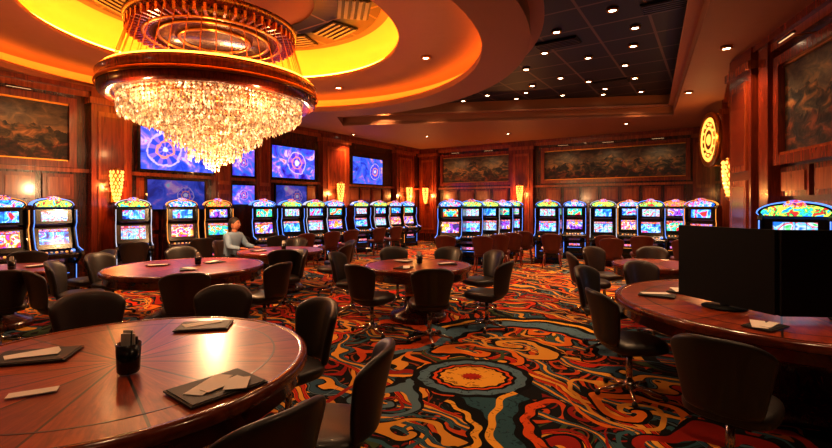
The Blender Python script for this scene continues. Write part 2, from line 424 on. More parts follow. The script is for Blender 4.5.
mb.lathe([(R2+.55, 0.09), (R2+.55, .3), (R2+.42, .40), (R2+.1, .42), (R1, .42), (R1, .50), (R1+.05, .53), (R1+.45, .53), (R1+.48, .60), (R1+.46, .95), (R1+.30, 1.08), (R1-.1, 1.12), (R1-.7, 1.12), (0, 1.12)], 96, M_TAN, (C[0], C[1], H), mats={0: M_COVEW, 1: M_COVEW, 6: M_COVEW, 7: M_COVEW, 8: M_COVEW, 9: M_COVEW, 10: M_COVEW})
put('ceiling_dome', mb.mesh('ceiling_dome', False))
mb = MB()
mb.lathe([(R2+.20, .10), (R2+.26, .10), (R2+.26, .15), (R2+.20, .15)], 96, M_COVE_O, (C[0], C[1], H), closed=True)
mb.lathe([(R1+.12, .53), (R1+.19, .53), (R1+.19, .59), (R1+.12, .59)], 96, M_COVE_Y, (C[0], C[1], H), closed=True)
put('cove_light_strip', mb.mesh('cove'))
mb = MB()
for a in (0.2, .75, 1.3, 2.1, -.5, -1.3, 3.0):
    M = Matrix.Translation((C[0]+2.1*math.cos(a), C[1]+2.1*math.sin(a), 5.16)) @ Matrix.Rotation(a, 4, 'Z')
    mb.box(-.3, .3, -.4, .4, 0, .03, M_VENT, M)
    for k in range(5): mb.box(-.28+k*.12, -.22+k*.12, -.38, .38, -.02, 0, M_STEEL, M)
mb.lathe([(1.4, 5.205), (2.6, 5.205), (2.6, 5.19), (1.4, 5.19)], 72, M_DCEIL, (C[0], C[1], 0), closed=True)
put('air_vent', mb.mesh('vents'))

# wall builder ------------------------------------------------------------
def wallobj(name, ox, oy, ang, x0, x1):
    mb = MB(); mb.box(x0, x1, -.2, 0, 0, H, M_WOODD)
    return put(name, mb.mesh(name), (ox, oy, 0), ang)
def frame(mb, x0, x1, z0, z1, w, d, mat):
    mb.box(x0-w, x1+w, 0, d, z1, z1+w, mat); mb.box(x0-w, x1+w, 0, d, z0-w, z0, mat)
    mb.box(x0-w, x0, 0, d, z0, z1, mat); mb.box(x1, x1+w, 0, d, z0, z1, mat)
    mb.box(x0, x1, 0, d*.5, z1-.03, z1, M_BRASS); mb.box(x0, x1, 0, d*.5, z0, z0+.03, M_BRASS)
def pilaster(mb, x0, x1):
    mb.box(x0, x1, 0, .22, 0, H-.002, M_WOOD)
    mb.box(x0-.05, x1+.05, 0, .28, 0, .35, M_WOODD); mb.box(x0-.05, x1+.05, 0, .28, H-.35, H-.22, M_TRIM)
    w = (x1-x0)
    mb.box(x0+.15*w, x1-.15*w, .22, .245, .5, 2.0, M_TRIM); mb.box(x0+.15*w, x1-.15*w, .22, .245, 2.15, H-.5, M_TRIM)
    mb.box(x0+.22*w, x1-.22*w, .245, .25, .6, 1.9, M_WOOD); mb.box(x0+.22*w, x1-.22*w, .245, .25, 2.25, H-.6, M_WOOD)
def wains(mb, x0, x1, z0=.2, z1=2.3, n=None):
    n = n or max(1, round((x1-x0)/.7)); w = (x1-x0)/n
    for i in range(n):
        a, b = x0+i*w+.06, x0+(i+1)*w-.06
        for (p, q) in ((z0, z0+.7), (z0+.8, z0+1.45), (z0+1.53, z1-.06)):
            mb.box(a, b, 0, .05, p, q, M_WOOD); mb.box(a+.07, b-.07, .05, .07, p+.07, q-.07, M_TRIM if q > 1.8 else M_WOODD)
def trims(mb, x0, x1):
    mb.box(x0, x1, 0, .12, H-.22, H-.002, M_TRIM); mb.box(x0, x1, 0, .2, H-.1, H-.003, M_WOOD)
    mb.box(x0, x1, 0, .1, 2.28, 2.36, M_TRIM); mb.box(x0, x1, 0, .06, 0, .18, M_WOODD)

def sconce_mesh():
    mb = MB()
    mb.box(-.06, .06, 0, .04, -.35, .35, M_BRASS)
    mb.box(-.04, .04, .04, .14, -.03, .03, M_BRASS)
    for t in range(9):
        z0 = .31-t*.08; r = .12-.0022*t*t*.6
        for k in range(9):
            a = 2*PI*k/9+(t % 2)*.35
            mb.octa((r*math.cos(a), .16+r*.9*math.sin(a), z0), .024, .045, M_SCONCE)
    mb.cyl((0, .16, -.33), (0, .16, .34), .035, .035, 10, M_BRASS)
    mb.cyl((0, .16, -.42), (0, .16, -.33), .015, .08, 10, M_BRASS)
    mb.cyl((0, .16, .34), (0, .16, .40), .1, .05, 10, M_BRASS)
    return mb.mesh('wall_sconce')
SCM = sconce_mesh()
def light(kind, loc, energy, col, r=.08, spot=None, blend=.6, name='lamp'):
    l = bpy.data.lights.new(name, kind); l.energy = energy; l.color = col; l.shadow_soft_size = r
    if spot: l.spot_size = math.radians(spot); l.spot_blend = blend
    o = bpy.data.objects.new(name, l); sc.collection.objects.link(o); o.location = loc; return o
WARM = (1, .58, .29)
def sconce(wall, x, y, z, e=44):
    bpy.context.view_layer.update()
    p = wall.matrix_world @ Vector((x, y, z))
    put('wall_sconce', SCM, p, wall.rotation_euler.z)
    q = wall.matrix_world @ Vector((x, y+.42, z))
    light('POINT', q, e, (1, .40, .10), .03, name='sconce_light')

aL = math.atan2(-.833, -.553)
wl = wallobj('wall_left', K[0], K[1], aL, 0, 30)
mb = MB(); trims(mb, 0, 30)
pil = [(.8, 2.1), (5.0, 6.3), (8.43, 8.9), (9.75, 10.2), (12.26, 13.05), (17.3, 18.1), (22, 22.8)]
for a, b in pil: pilaster(mb, a, b)
put('trim_left', mb.mesh('trim_left'), (K[0], K[1], 0), aL)
mb = MB()
for a, b in ((13.25, 17.1), (18.3, 21.8)):
    frame(mb, a+.15, b-.15, 2.5, 3.68, .13, .1, M_WOOD); mb.box(a+.15, b-.15, 0, .03, 2.5, 3.68, M_REL)
    wains(mb, a, b)
for a, b in ((2.2, 4.9), (6.4, 8.3), (10.3, 12.15)): wains(mb, a, b)
put('wall_panelling_left', mb.mesh('pl'), (K[0], K[1], 0), aL)
def tv(wall, x0, x1, z0, z1, mat, y=.1):
    w, h = x1-x0, z1-z0
    mb = MB(); mb.box(-w/2-.04, w/2+.04, 0, .07, -h/2-.04, h/2+.04, M_BLK)
    mb.box(-w/2, w/2, .07, .075, -h/2, h/2, mat)
    mb.box(-.2, .2, -y+.005, 0, -.15, .15, M_BLKM)
    bpy.context.view_layer.update()
    put('wall_television', mb.mesh('tv'), wall.matrix_world @ Vector(((x0+x1)/2, y, (z0+z1)/2)), wall.rotation_euler.z)
tv(wl, 10.25, 12.05, 2.44, 3.42, M_WS[0]); tv(wl, 6.65, 8.35, 2.44, 3.40, M_WS[1]); tv(wl, 3.0, 4.75, 2.40, 3.38, M_WS[2])
tv(wl, 8.98, 9.68, 2.42, 3.18, M_WS[3]); tv(wl, 8.98, 9.68, 1.62, 2.15, M_WS[3])
tv(wl, 7.0, 8.2, 1.55, 2.2, M_WSD); tv(wl, 10.5, 11.9, 1.5, 2.2, M_WSD)
for x in (1.45, 5.65, 12.65, 17.7): sconce(wl, x, .25, 2.0)

aB = math.atan2(.553, -.833)
wb = wallobj('wall_back', K[0], K[1], aB, -11.6, 0)
mb = MB(); trims(mb, -11.5, 0)
for a, b in ((.1, 1.0), (4.43, 5.34), (10.6, 11.2)): pilaster(mb, -b, -a)
put('trim_back', mb.mesh('trim_back'), (K[0], K[1], 0), aB)
mb = MB()
for a, b in ((1.25, 4.3), (5.75, 10.4)):
    frame(mb, -b, -a, 2.55, 3.65, .13, .1, M_WOOD); mb.box(-b, -a, 0, .03, 2.55, 3.65, M_REL); wains(mb, -b, -a)
put('wall_panelling_back', mb.mesh('pb'), (K[0], K[1], 0), aB)
for x in (.55, 4.88): sconce(wb, -x, .25, 2.0, 60)

d = Vector((F1[0]-N1[0], F1[1]-N1[1])); L1 = d.length; aR1 = math.atan2(d.y, d.x)
wr1 = wallobj('wall_right', N1[0], N1[1], aR1, 0, L1)
mb = MB(); trims(mb, 0, L1); pilaster(mb, 3.2, 3.9); wains(mb, .3, 3.1); wains(mb, 4.0, L1-.2)
put('trim_right', mb.mesh('trim_right'), (N1[0], N1[1], 0), aR1)
d = Vector((N1[0]-N0[0], N1[1]-N0[1])); L2 = d.length; aR2 = math.atan2(d.y, d.x)
wr2 = wallobj('wall_right_near', N0[0], N0[1], aR2, 0, L2)
mb = MB(); trims(mb, 0, L2-.85); pilaster(mb, L2-.85, L2-.02)
mb.box(L2-1.25, L2-.95, 0, .16, 0, H-.01, M_WOOD)
frame(mb, .1, 1.55, 2.32, 3.62, .14, .12, M_WOOD); mb.box(.1, 1.55, 0, .03, 2.32, 3.62, M_REL); wains(mb, 0, 1.7, .2, 2.2)
put('trim_right_near', mb.mesh('trn'), (N0[0], N0[1], 0), aR2)
mb = MB(); mb.box(N0[0], 8.5, 5.0, 5.2, 0, H, M_WOODD); put('wall_alcove', mb.mesh('wa'))
mb = MB(); mb.box(8.5, 8.7, LEND[1], 5.2, 0, H, M_WOODD); put('wall_side', mb.mesh('ws'))
mb = MB(); mb.box(LEND[0], 8.7, LEND[1]-.2, LEND[1], 0, H, M_WOODD); put('wall_rear', mb.mesh('wr'))

# lit wheel sign on the right wall
mb = MB()
mb.lathe([(0, -.03), (.56, -.03), (.60, -.07), (.66, -.05), (.68, 0), (.66, .05), (.60, .07), (.56, .03), (0, .03)], 40, M_BRASS)
for s_ in (-1, 1):
    mb.lathe([(.44, s_*.032), (.52, s_*.05), (.54, s_*.032)], 40, M_GOLDSIGN); mb.lathe([(.24, s_*.032), (.28, s_*.045), (.32, s_*.032)], 40, M_GOLDSIGN)
    mb.lathe([(0, s_*.06), (.10, s_*.055), (.14, s_*.03)], 24, M_GOLDSIGN)
    for k in range(12):
        a = 2*PI*k/12; mb.ball((.38*math.cos(a), .38*math.sin(a), s_*.035), .035, M_GOLDSIGN, 8, 6)
o = put('wheel_sign', mb.mesh('med')); o.location = (7.22, 11.05, 3.2)
o.rotation_euler = (math.radians(90), 0, math.radians(-106))
bpy.context.view_layer.update()
mb = MB(); mb.cyl((7.22, 11.05, 3.84), (7.72, 10.95, 3.84), .02, .02, 8, M_BRASS); mb.cyl((7.22, 11.05, 2.56), (7.72, 10.95, 2.56), .02, .02, 8, M_BRASS)
b_ = put('bracket', mb.mesh('brk')); b_.parent = o; b_.matrix_parent_inverse = o.matrix_world.inverted()
light('POINT', (6.8, 10.6, 3.2), 20, (1, .5, .16), .04, name='sign_light')
sconce(wr1, .75, .02, 2.1, 28)

DLM = MB(); DLM.lathe([(0, .0), (.055, .0), (.06, -.012), (.08, -.015), (.09, 0), (.09, .03), (0, .03)], 20, M_BRASS, mats={0: M_LAMP})
DLM = DLM.mesh('downlight')
def down(x, y, z, e, ang=115):
    put('downlight', DLM, (x, y, z-.031))
    if e: light('SPOT', (x, y, z-.07), e*1.15, WARM, .09, ang, .7, 'downlight_lamp')
for x, y, e in ((3.8, 7.8, 300), (2.9, 6.0, 220), (5.0, 11.9, 340), (3.5, 10.9, 340), (2.0, 12.6, 300), (6.1, 12.2, 280), (.5, 13.1, 300), (-1, 13.6, 240), (2.2, 4.2, 170), (1.4, 3.4, 160)):
    down(x, y, 4.7, e)
for x, y in ((3.6, 9.4), (4.6, 9.9), (2.5, 8.0), (5.3, 10.9), (2.5, 10.2), (1.5, 11.5), (3.0, 12.3), (4.1, 12.6), (2.6, 9.1), (3.0, 11.6), (.9, 12.2), (-.1, 12.9), (1.4, 13.3), (4.3, 11.2), (5.2, 12.5), (3.1, 7.1), (2.9, 13.0), (4.2, 8.7)):
    down(x, y, 4.7, 0)
for x, y, e in ((.4, 16.2, 420), (3.2, 15.6, 420), (6.4, 13.7, 360), (-2.2, 15.8, 360), (-4.6, 13.3, 340), (-1.2, 1.4, 50), (-4.4, 2.2, 140), (1.9, .8, 110), (4.0, 3.3, 110), (-7.6, 5.4, 300), (4.9, 7.1, 160), (-9.5, 2.5, 140), (0, -2, 90), (-5, -1.5, 100), (6.0, 9.9, 180)):
    down(x, y, H, e)
for a in (.3, 1.2, 2.3, 3.4, 4.3, 5.4):
    down(C[0]+3.55*math.cos(a), C[1]+3.55*math.sin(a), H+.42, 130)
# fill fixtures and spots added over the murals to brighten them
def mural_fill(wall, x0, x1, z=3.82, e=12):
    bpy.context.view_layer.update()
    n = max(1, round((x1-x0)/1.5))
    for i in range(n):
        x = x0+(i+.5)*(x1-x0)/n
        mb = MB(); mb.cyl((-.2, .34, 0), (.2, .34, 0), .018, .018, 10, M_WOODD); mb.cyl((0, .0, .03), (0, .34, 0), .010, .010, 8, M_BRASS)
        mb.box(-.18, .18, .33, .35, -.022, -.018, M_FILL_LENS)
        put('mural_fill_fixture', mb.mesh('mural_fill_fixture'), wall.matrix_world @ Vector((x, 0, z)), wall.rotation_euler.z)
        light('SPOT', wall.matrix_world @ Vector((x, .55, z-.06)), e*1.6, (1, .70, .40), .05, 150, .8, 'mural_fill_lamp')
mural_fill(wb, -10.4, -5.75); mural_fill(wb, -4.3, -1.25); mural_fill(wl, 13.4, 16.9, 3.82, 10); mural_fill(wr2, .1, 1.55, 3.8, 7)

mb = MB()
for x, y in ((3.9, 6.9), (2.7, 8.6), (4.9, 11.3), (1.2, 12.7)):
    M = Matrix.Translation((x, y, 4.67)) @ Matrix.Rotation(math.radians(-33.6), 4, 'Z')
    mb.box(-.4, .4, -.2, .2, 0, .03, M_VENT, M)
    for k in range(5): mb.box(-.38, .38, -.18+k*.08, -.14+k*.08, -.02, 0, M_STEEL, M)
put('ceiling_grille', mb.mesh('grille'))

# ------------------------------------------------------------ chandelier
CX, CY = -3.3, 7.4
mb = MB()
mb.lathe([(1.60, .02), (1.635, .28), (1.60, .32), (1.42, .34), (1.37, .30), (1.33, .04), (1.36, 0), (1.55, -.02)], 72, M_WOOD, (0, 0, 3.26), closed=True)
mb.lathe([(1.632, .10), (1.648, .13), (1.634, .16)], 72, M_BRASS, (0, 0, 3.26))
mb.lathe([(1.44, .345), (1.56, .33), (1.56, .36), (1.44, .37)], 72, M_COVE_R, (0, 0, 3.26), closed=True)
mb.lathe([(0, 0), (1.1, 0), (1.28, .1), (1.3, .2), (1.1, .3), (0, .3)], 60, M_WOODD, (0, 0, 4.3))
for rr in (.5, .8, 1.0): mb.lathe([(rr, -.03), (rr+.05, -.03), (rr+.05, .02), (rr, .02)], 60, M_BRASS, (0, 0, 4.3), closed=True)
for k in range(60):
    M = Matrix.Rotation(2*PI*k/60, 4, 'Z')
    mb.box(.95, 1.27, -.02, .02, 4.28, 4.4, M_WOOD, M)
mb.cyl((0, 0, 4.5), (0, 0, 5.2), .12, .12, 16, M_WOODD)
for k in range(44):
    a = 2*PI*k/44
    mb.cyl((1.22*math.cos(a), 1.22*math.sin(a), 4.35), (1.45*math.cos(a), 1.45*math.sin(a), 3.58), .007, .007, 5, M_BRASS, caps=False)
for k in range(12):
    a = 2*PI*k/12
    mb.cyl((0, 0, 3.42), (1.38*math.cos(a), 1.38*math.sin(a), 3.42), .02, .02, 6, M_BRASS)
tiers = [(1.36, 3.36, 3.08), (1.28, 3.34, 3.03), (1.18, 3.24, 2.98), (1.07, 3.18, 2.93), (.96, 3.12, 2.89), (.85, 3.08, 2.86), (.72, 3.0, 2.70), (.62, 2.94, 2.64), (.51, 2.88, 2.58), (.40, 2.78, 2.44), (.29, 2.7, 2.37), (.17, 2.6, 2.31), (.06, 2.55, 2.25)]
for r, zt, zb in tiers:
    n = int(2*PI*r/.062)
    for k in range(n):
        a = 2*PI*k/n+random.uniform(-.01, .01); zz = zt; zlim = zb+random.uniform(-.03, .04)
        while zz > zlim:
            s_ = random.uniform(.017, .027)
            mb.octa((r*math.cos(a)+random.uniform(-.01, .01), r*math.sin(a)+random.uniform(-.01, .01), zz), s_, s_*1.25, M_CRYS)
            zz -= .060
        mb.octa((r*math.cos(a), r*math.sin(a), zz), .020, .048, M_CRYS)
    mb.lathe([(r-.01, zt), (r+.01, zt), (r+.01, zt+.02), (r-.01, zt+.02)], 48, M_BRASS, closed=True)
put('chandelier', mb.mesh('chandelier', False), (CX, CY, 0))
light('POINT', (CX, CY, 2.05), 190, (1, .58, .28), .10, name='chandelier_lamp')
for k in range(6):
    a = 2*PI*k/6+.3
    light('POINT', (CX+1.52*math.cos(a), CY+1.52*math.sin(a), 3.05), 18, (1, .52, .22), .03, name='chandelier_lamp')
for k in range(4):
    a = 2*PI*k/4+.3
    light('POINT', (CX+.9*math.cos(a), CY+.9*math.sin(a), 3.85), 22, (1, .5, .2), .06, name='chandelier_uplight')

# ------------------------------------------------------------ chairs
def chair_mesh(name, leather, frame_=M_CHR, w=1.0, legs='star'):
    soft = MB()
    nu, nv = 10, 5
    def bp(u, v, off):
        a = math.radians(58)*(u*2-1)*(.78+.22*v)
        R = .245+.045*v+off
        z = .45+(.45-.09*abs(u*2-1)**3)*v
        return (R*math.sin(a)*1.02*w, R*math.cos(a)+.05*v*v, z)
    I = [[soft.bm.verts.new(bp(u/nu, v/nv, -.028)) for u in range(nu+1)] for v in range(nv+1)]
    O = [[soft.bm.verts.new(bp(u/nu, v/nv, .028)) for u in range(nu+1)] for v in range(nv+1)]
    for v in range(nv):
        for u in range(nu):
            soft.face([I[v][u], I[v][u+1], I[v+1][u+1], I[v+1][u]], leather); soft.face([O[v][u+1], O[v][u], O[v+1][u], O[v+1][u+1]], leather)
        soft.face([O[v][0], I[v][0], I[v+1][0], O[v+1][0]], leather); soft.face([I[v][nu], O[v][nu], O[v+1][nu], I[v+1][nu]], leather)
    for u in range(nu):
        soft.face([I[nv][u], I[nv][u+1], O[nv][u+1], O[nv][u]], leather); soft.face([O[0][u], O[0][u+1], I[0][u+1], I[0][u]], leather)
    rows = []
    for (s_, z) in ((.80, .385), (.97, .40), (1.0, .44), (.97, .475), (.75, .495)):
        ring = []
        for k in range(16):
            t = 2*PI*k/16; c, s2 = math.cos(t), math.sin(t)
            ex = lambda q: math.copysign(abs(q)**.6, q)
            ring.append(soft.bm.verts.new((.245*w*s_*ex(c), -.03+.25*s_*ex(s2), z)))
        rows.append(ring)
    for i in range(4):
        for k in range(16):
            j = (k+1) % 16; soft.face([rows[i][k], rows[i][j], rows[i+1][j], rows[i+1][k]], leather)
    soft.face(rows[0][::-1], leather); soft.face(rows[-1], leather)
    sm = subsurf_mesh(soft.mesh('soft'), 2)
    mb = MB(); mb.add(sm, leather)
    mb.box(-.12, .12, -.12, .12, .36, .39, M_BLKM)
    if legs == 'star':
        mb.cyl((0, 0, .09), (0, 0, .37), .028, .022, 14, frame_)
        mb.cyl((0, 0, .06), (0, 0, .12), .05, .04, 14, frame_)
        for k in range(5):
            a = 2*PI*k/5+.3; c, s_ = math.cos(a), math.sin(a)
            mb.cyl((0, 0, .085), (.27*c, .27*s_, .045), .022, .013, 8, frame_)
            mb.ball((.27*c, .27*s_, .025), .025, M_BLKM, 8, 6)
    else:
        for sx in (-1, 1):
            for sy in (-1, 1):
                mb.cyl((sx*.17, sy*.17, .38), (sx*.22, sy*.22, 0), .02, .013, 8, frame_)
        for sx in (-1, 1): mb.cyl((sx*.2, -.2, .18), (sx*.2, .2, .18), .01, .01, 6, frame_)
    return mb.mesh(name)
CH = chair_mesh('chair_black', M_LEATH)
CHB = chair_mesh('chair_brown', M_LEATHB, M_CHR)
CHR_ = chair_mesh('chair_red', M_LEATHR, M_WOOD, 1, 'legs')
def chair(x, y, tx, ty, me=CH, name='casino_chair', jit=0):
    return put(name, me, (x, y, 0), face_to(tx-x, ty-y)+jit)

# ------------------------------------------------------------ tables
def table(x, y, R, top=.75, name='round_gaming_table', rz=0):
    mb = MB()
    mb.lathe([(0, top), (R*.80, top)], 96, M_TTOP, smooth=False)
    mb.lathe([(R*.80, top), (R*.812, top+.001)], 96, M_INLAY, smooth=False)
    mb.lathe([(R*.812, top), (R*.955, top)], 96, M_TTOP, smooth=False)
    mb.lathe([(R*.955, top), (R*.965, top+.006), (R*.99, top+.004), (R, top-.015), (R, top-.05), (R*.985, top-.065), (R*.96, top-.075), (R*.955, top-.15), (R*.92, top-.17), (R*.3, top-.17)], 96, M_TRIMD)
    mb.lathe([(R*.3, top-.17), (R*.27, top-.25), (R*.24, .35), (R*.28, .15), (R*.5, .09), (R*.54, .05), (R*.54, 0), (0, 0)], 48, M_WOODD)
    mb.lathe([(R*.245, .37), (R*.262, .35), (R*.245, .33)], 48, M_BRASS)
    return put(name, mb.mesh('table'), (x, y, 0), rz)
T1 = (-1.6, 2.45); T2 = (-3.19, 6.27); T3 = (-2.55, 8.5); T4 = (.03, 6.4); T5 = (-5.5, 5.9); T6 = (3.5, 6.5); T7 = (3.12, 3.85)
table(*T1, .98); table(*T2, 1.02); table(*T3, .78); table(*T4, .75); table(*T5, .72); table(*T6, .62); table(*T7, 1.30)

for (x, y, T, me) in (
    (-2.46, 3.42, T1, CHB), (-1.66, 3.68, T1, CHB), (-.90, 3.18, T1, CH), (-.46, 2.33, T1, CH), (-.70, 1.76, T1, CH),
    (-4.05, 5.15, T2, CHB), (-2.55, 4.98, T2, CHB), (-1.92, 5.7, T2, CH), (-4.45, 6.6, T2, CH), (-2.05, 7.05, T2, CH), (-3.9, 7.5, T2, CH), (-4.35, 5.8, T2, CH),
    (-2.2, 7.45, T3, CH), (-1.5, 8.2, T3, CHB), (-1.55, 9.0, T3, CH), (-2.6, 9.6, T3, CH),
    (-.55, 5.62, T4, CH), (.16, 5.32, T4, CH), (.92, 5.85, T4, CH), (1.0, 6.9, T4, CH), (-.95, 6.7, T4, CH), (-.3, 7.35, T4, CH), (.45, 7.35, T4, CH),
    (-4.72, 5.1, T5, CHB), (-5.35, 4.75, T5, CHB), (-5.0, 6.9, T5, CH),
    (1.80, 3.80, T7, CH), (2.12, 5.0, T7, CH), (1.83, 2.62, T7, CH), (2.85, 5.4, T7, CHB),
    (2.6, 6.7, T6, CHB), (3.9, 7.4, T6, CHB), (3.1, 7.4, T6, CHB)):
    chair(x, y, T[0], T[1], me)

# ------------------------------------------------------------ slot machines
def slot_mesh(i, scr, scr2, top, led, ts=1.0):
    mb = MB()
    prof = [(-.26, 0), (-.28, .12), (-.24, .16), (-.24, .52), (-.46, .64), (-.49, .70), (-.47, .73), (-.20, .80), (-.19, .84), (-.11, 1.18), (-.12, 1.22), (-.17, 1.26), (-.15, 1.52), (-.10, 1.56), (.24, 1.56), (.28, 1.46), (.28, 0)]
    mb.prism(prof, -.29, .29, M_BLK)
    wing = [(-.30, 0), (-.30, .10), (-.27, .16), (-.27, .50), (-.52, .63), (-.55, .70), (-.52, .76), (-.30, .82), (-.24, .98), (-.19, 1.18), (-.24, 1.28), (-.23, 1.52), (-.12, 1.60), (.26, 1.58), (.30, 1.46), (.30, 0)]
    for s_ in (-1, 1):
        mb.prism(wing, s_*.29, s_*.335, M_BLK)
        pts = [(-.53, .77), (-.31, .83), (-.25, .99), (-.20, 1.18), (-.25, 1.28), (-.24, 1.51)]
        for a, b in zip(pts, pts[1:]):
            mb.cyl((s_*.315, a[0]-.008, a[1]), (s_*.315, b[0]-.008, b[1]), .007, .007, 6, led)
        mb.cyl((s_*.3, -.285, .18), (s_*.3, -.285, .50), .006, .006, 6, led)
    def quad(y0, z0, y1, z1, hw, mat, off=.006):
        d = Vector((0, y1-y0, z1-z0)).normalized(); nn = Vector((0, -d.z, d.y))*off
        v = [mb.bm.verts.new(Vector(p)+nn) for p in ((-hw, y0, z0), (hw, y0, z0), (hw, y1, z1), (-hw, y1, z1))]
        mb.face(v, mat)
    quad(-.181, .885, -.130, 1.10, .22, scr); quad(-.127, 1.11, -.117, 1.155, .22, BANNER)
    quad(-.1665, 1.305, -.1525, 1.49, .20, scr2)
    quad(-.24, .22, -.24, .47, .17, M_BLKM)
    quad(-.24, .40, -.24, .46, .15, BANNER, .008)
    mb.cyl((-.2, -.256, .345), (.2, -.256, .345), .005, .005, 6, led)
    for k in range(6):
        x = -.19+k*.075
        mb.cyl((x, -.40, .745), (x, -.405, .765), .022, .018, 10, M_WHITE if k % 2 else M_LEDG)
    mb.cyl((.22, -.36, .755), (.22, -.37, .785), .035, .03, 12, M_LEDB)
    mb.box(-.27, -.2, -.262, -.24, .55, .6, M_CHR)
    n = 20
    def oval(rx, rz_, zc, y0, y1, mat):
        pts = [(rx*math.cos(PI*k/n), zc+rz_*math.sin(PI*k/n)) for k in range(n+1)]+[(-rx*.9, zc-.04), (rx*.9, zc-.04)]
        mb.prism(pts, y0, y1, mat, 'y')
    oval(.32*ts, .13*ts, 1.60, -.13, .04, led); oval(.305*ts, .115*ts, 1.60, -.145, .0, M_BLK); oval(.275*ts, .09*ts, 1.605, -.155, 0, top)
    pts = [(.11*math.cos(PI*k/10), 1.68+.085*math.sin(PI*k/10)) for k in range(11)]
    mb.prism(pts, -.165, -.03, BANNER, 'y')
    return mb.mesh('slot_machine')
SL = [slot_mesh(0, SCR[0], SCR[1], TOPP[0], M_LEDB), slot_mesh(1, SCR[3], SCR[4], TOPP[1], M_LEDG), slot_mesh(2, SCR[1], SCR[0], TOPP[0], M_LEDW),
      slot_mesh(3, SCR[2], SCR[0], TOPP[2], M_LEDG), slot_mesh(4, SCR[4], SCR[3], TOPP[2], M_LEDB)]
nL = (.83, -.55); nC = (-.30, -.95); nR = (-.38, -.92)
slots = [(-6.98, 7.55, nL, 3), (-6.75, 8.32, nL, 0), (-7.3, 6.8, nL, 2),
 (-6.04, 9.6, (.6, -.8), 2), (-5.4, 10.35, (.6, -.8), 3), (-4.87, 11.0, (.6, -.8), 1),
 (-3.94, 11.5, (.62, -.78), 4), (-3.44, 12.25, (.62, -.78), 0), (-2.97, 13.05, (.62, -.78), 2), (-2.56, 13.9, (.62, -.78), 4),
 (-1.95, 15.4, (.62, -.78), 0), (-1.36, 16.2, (.62, -.78), 2), (-.85, 17.0, (.62, -.78), 3), (-.38, 17.8, (.62, -.78), 4),
 (.94, 11.8, nC, 4), (1.55, 12.35, nC, 0), (2.12, 13.0, nC, 2), (2.65, 13.7, nC, 4), (3.1, 14.4, nC, 0),
 (3.67, 12.5, nR, 0), (4.80, 13.6, nR, 4), (4.99, 12.0, nR, 2), (6.3, 13.3, nR, 3), (6.14, 11.8, nR, 0), (7.25, 12.6, nR, 1), (6.75, 10.6, (-.7, -.7), 3), (7.2, 11.4, (-.7, -.7), 0)]
for x, y, f, v in slots:
    put('slot_machine', SL[v], (x, y, 0), face_to(*f))
o = put('slot_machine', slot_mesh(0, SCR[0], SCR[1], TOPP[0], M_LEDB, 1.15), (4.47, 5.28, 0), face_to(-.74, -.67)); o.scale = (1, 1, .94)

for x, y, f in ((1.6, 10.6, nC), (2.1, 11.2, nC), (2.55, 11.8, nC), (3.0, 12.5, nC), (3.45, 11.4, nR), (4.6, 10.9, nR), (5.3, 10.6, nR), (.75, 10.7, nC), (5.7, 9.6, nR), (4.3, 9.9, nR)):
    put('slot_stool', CHR_, (x, y, 0), face_to(-f[0], -f[1]))
for x, y in ((-5.6, 8.9), (-4.75, 9.9), (-4.2, 10.5), (-3.4, 10.75), (-2.9, 11.5), (-2.4, 12.3), (-2.0, 13.1), (-1.3, 14.5), (-.8, 15.3), (-6.2, 7.2)):
    put('slot_stool', CH if y < 11 else CHR_, (x, y, 0), face_to(-.62, .78))

# ------------------------------------------------------------ table-top things
def folder(x, y, rz, z=.757, cards=2, w=.36, h=.26):
    mb = MB()
    mb.prism([(-w/2, -h/2), (w/2, -h/2), (w/2, h/2), (-w/2, h/2)], 0, .008, M_NAP, 'z')
    mb.box(-w/2+.01, w/2-.01, -h/2+.01, h/2-.01, .008, .012, M_BLKM)
    for k in range(cards):
        M = Matrix.Translation((-.02+.04*k, .03-.05*k, .012+.003*k)) @ Matrix.Rotation(.5+(-.35 if k == 1 else .2*k), 4, 'Z')
        hw = (.12, .10, .07)[k]; hh = (.045, .03, .05)[k]
        mb.box(-hw, hw, -hh, hh, 0, .003, M_WHITE, M)
    return put('menu_folder', mb.mesh('folder'), (x, y, z), rz)
folder(-1.47, 3.13, .2, cards=1, w=.34, h=.24); folder(-.92, 2.08, .9, cards=3, w=.36, h=.27); folder(-2.12, 2.50, .3, cards=2, w=.38, h=.26)
folder(2.42, 3.12, .5, cards=2, w=.26, h=.18); folder(2.25, 4.2, -.6, cards=1, w=.3, h=.2); folder(2.6, 4.4, .8, cards=1, w=.3, h=.2)
for (tx, ty), n in ((T2, 3), (T3, 2), (T4, 3), (T5, 2), (T6, 2)):
    for k in range(n):
        a = 2.1*k+tx; folder(tx+.42*math.cos(a), ty+.42*math.sin(a), a, cards=1, w=.26, h=.18)
mb = MB(); mb.box(-.09, .09, -.032, .032, 0, .004, M_WHITE); put('playing_card', mb.mesh('card'), (-1.72, 2.02, .757), .5)
def caddy(x, y, sc_=1):
    mb = MB()
    mb.lathe([(0, 0), (.045, 0), (.052, .01), (.058, .15), (.054, .15), (.048, .015), (0, .015)], 24, M_BLK)
    mb.box(-.035, .035, -.008, .0, .02, .2, M_WHITE); mb.box(-.02, .04, .008, .016, .02, .18, M_NAP); mb.box(-.04, .01, .018, .024, .02, .21, M_WHITE)
    mb.cyl((.02, -.02, .02), (.035, -.03, .22), .004, .004, 6, M_BLKM)
    o = put('napkin_caddy', mb.mesh('caddy'), (x, y, .757)); o.scale = (sc_,)*3
caddy(-1.45, 2.27, .98); caddy(-3.1, 6.4, .8); caddy(.05, 6.5, .8); caddy(-2.5, 8.5, .8); caddy(-5.3, 5.9, .8)

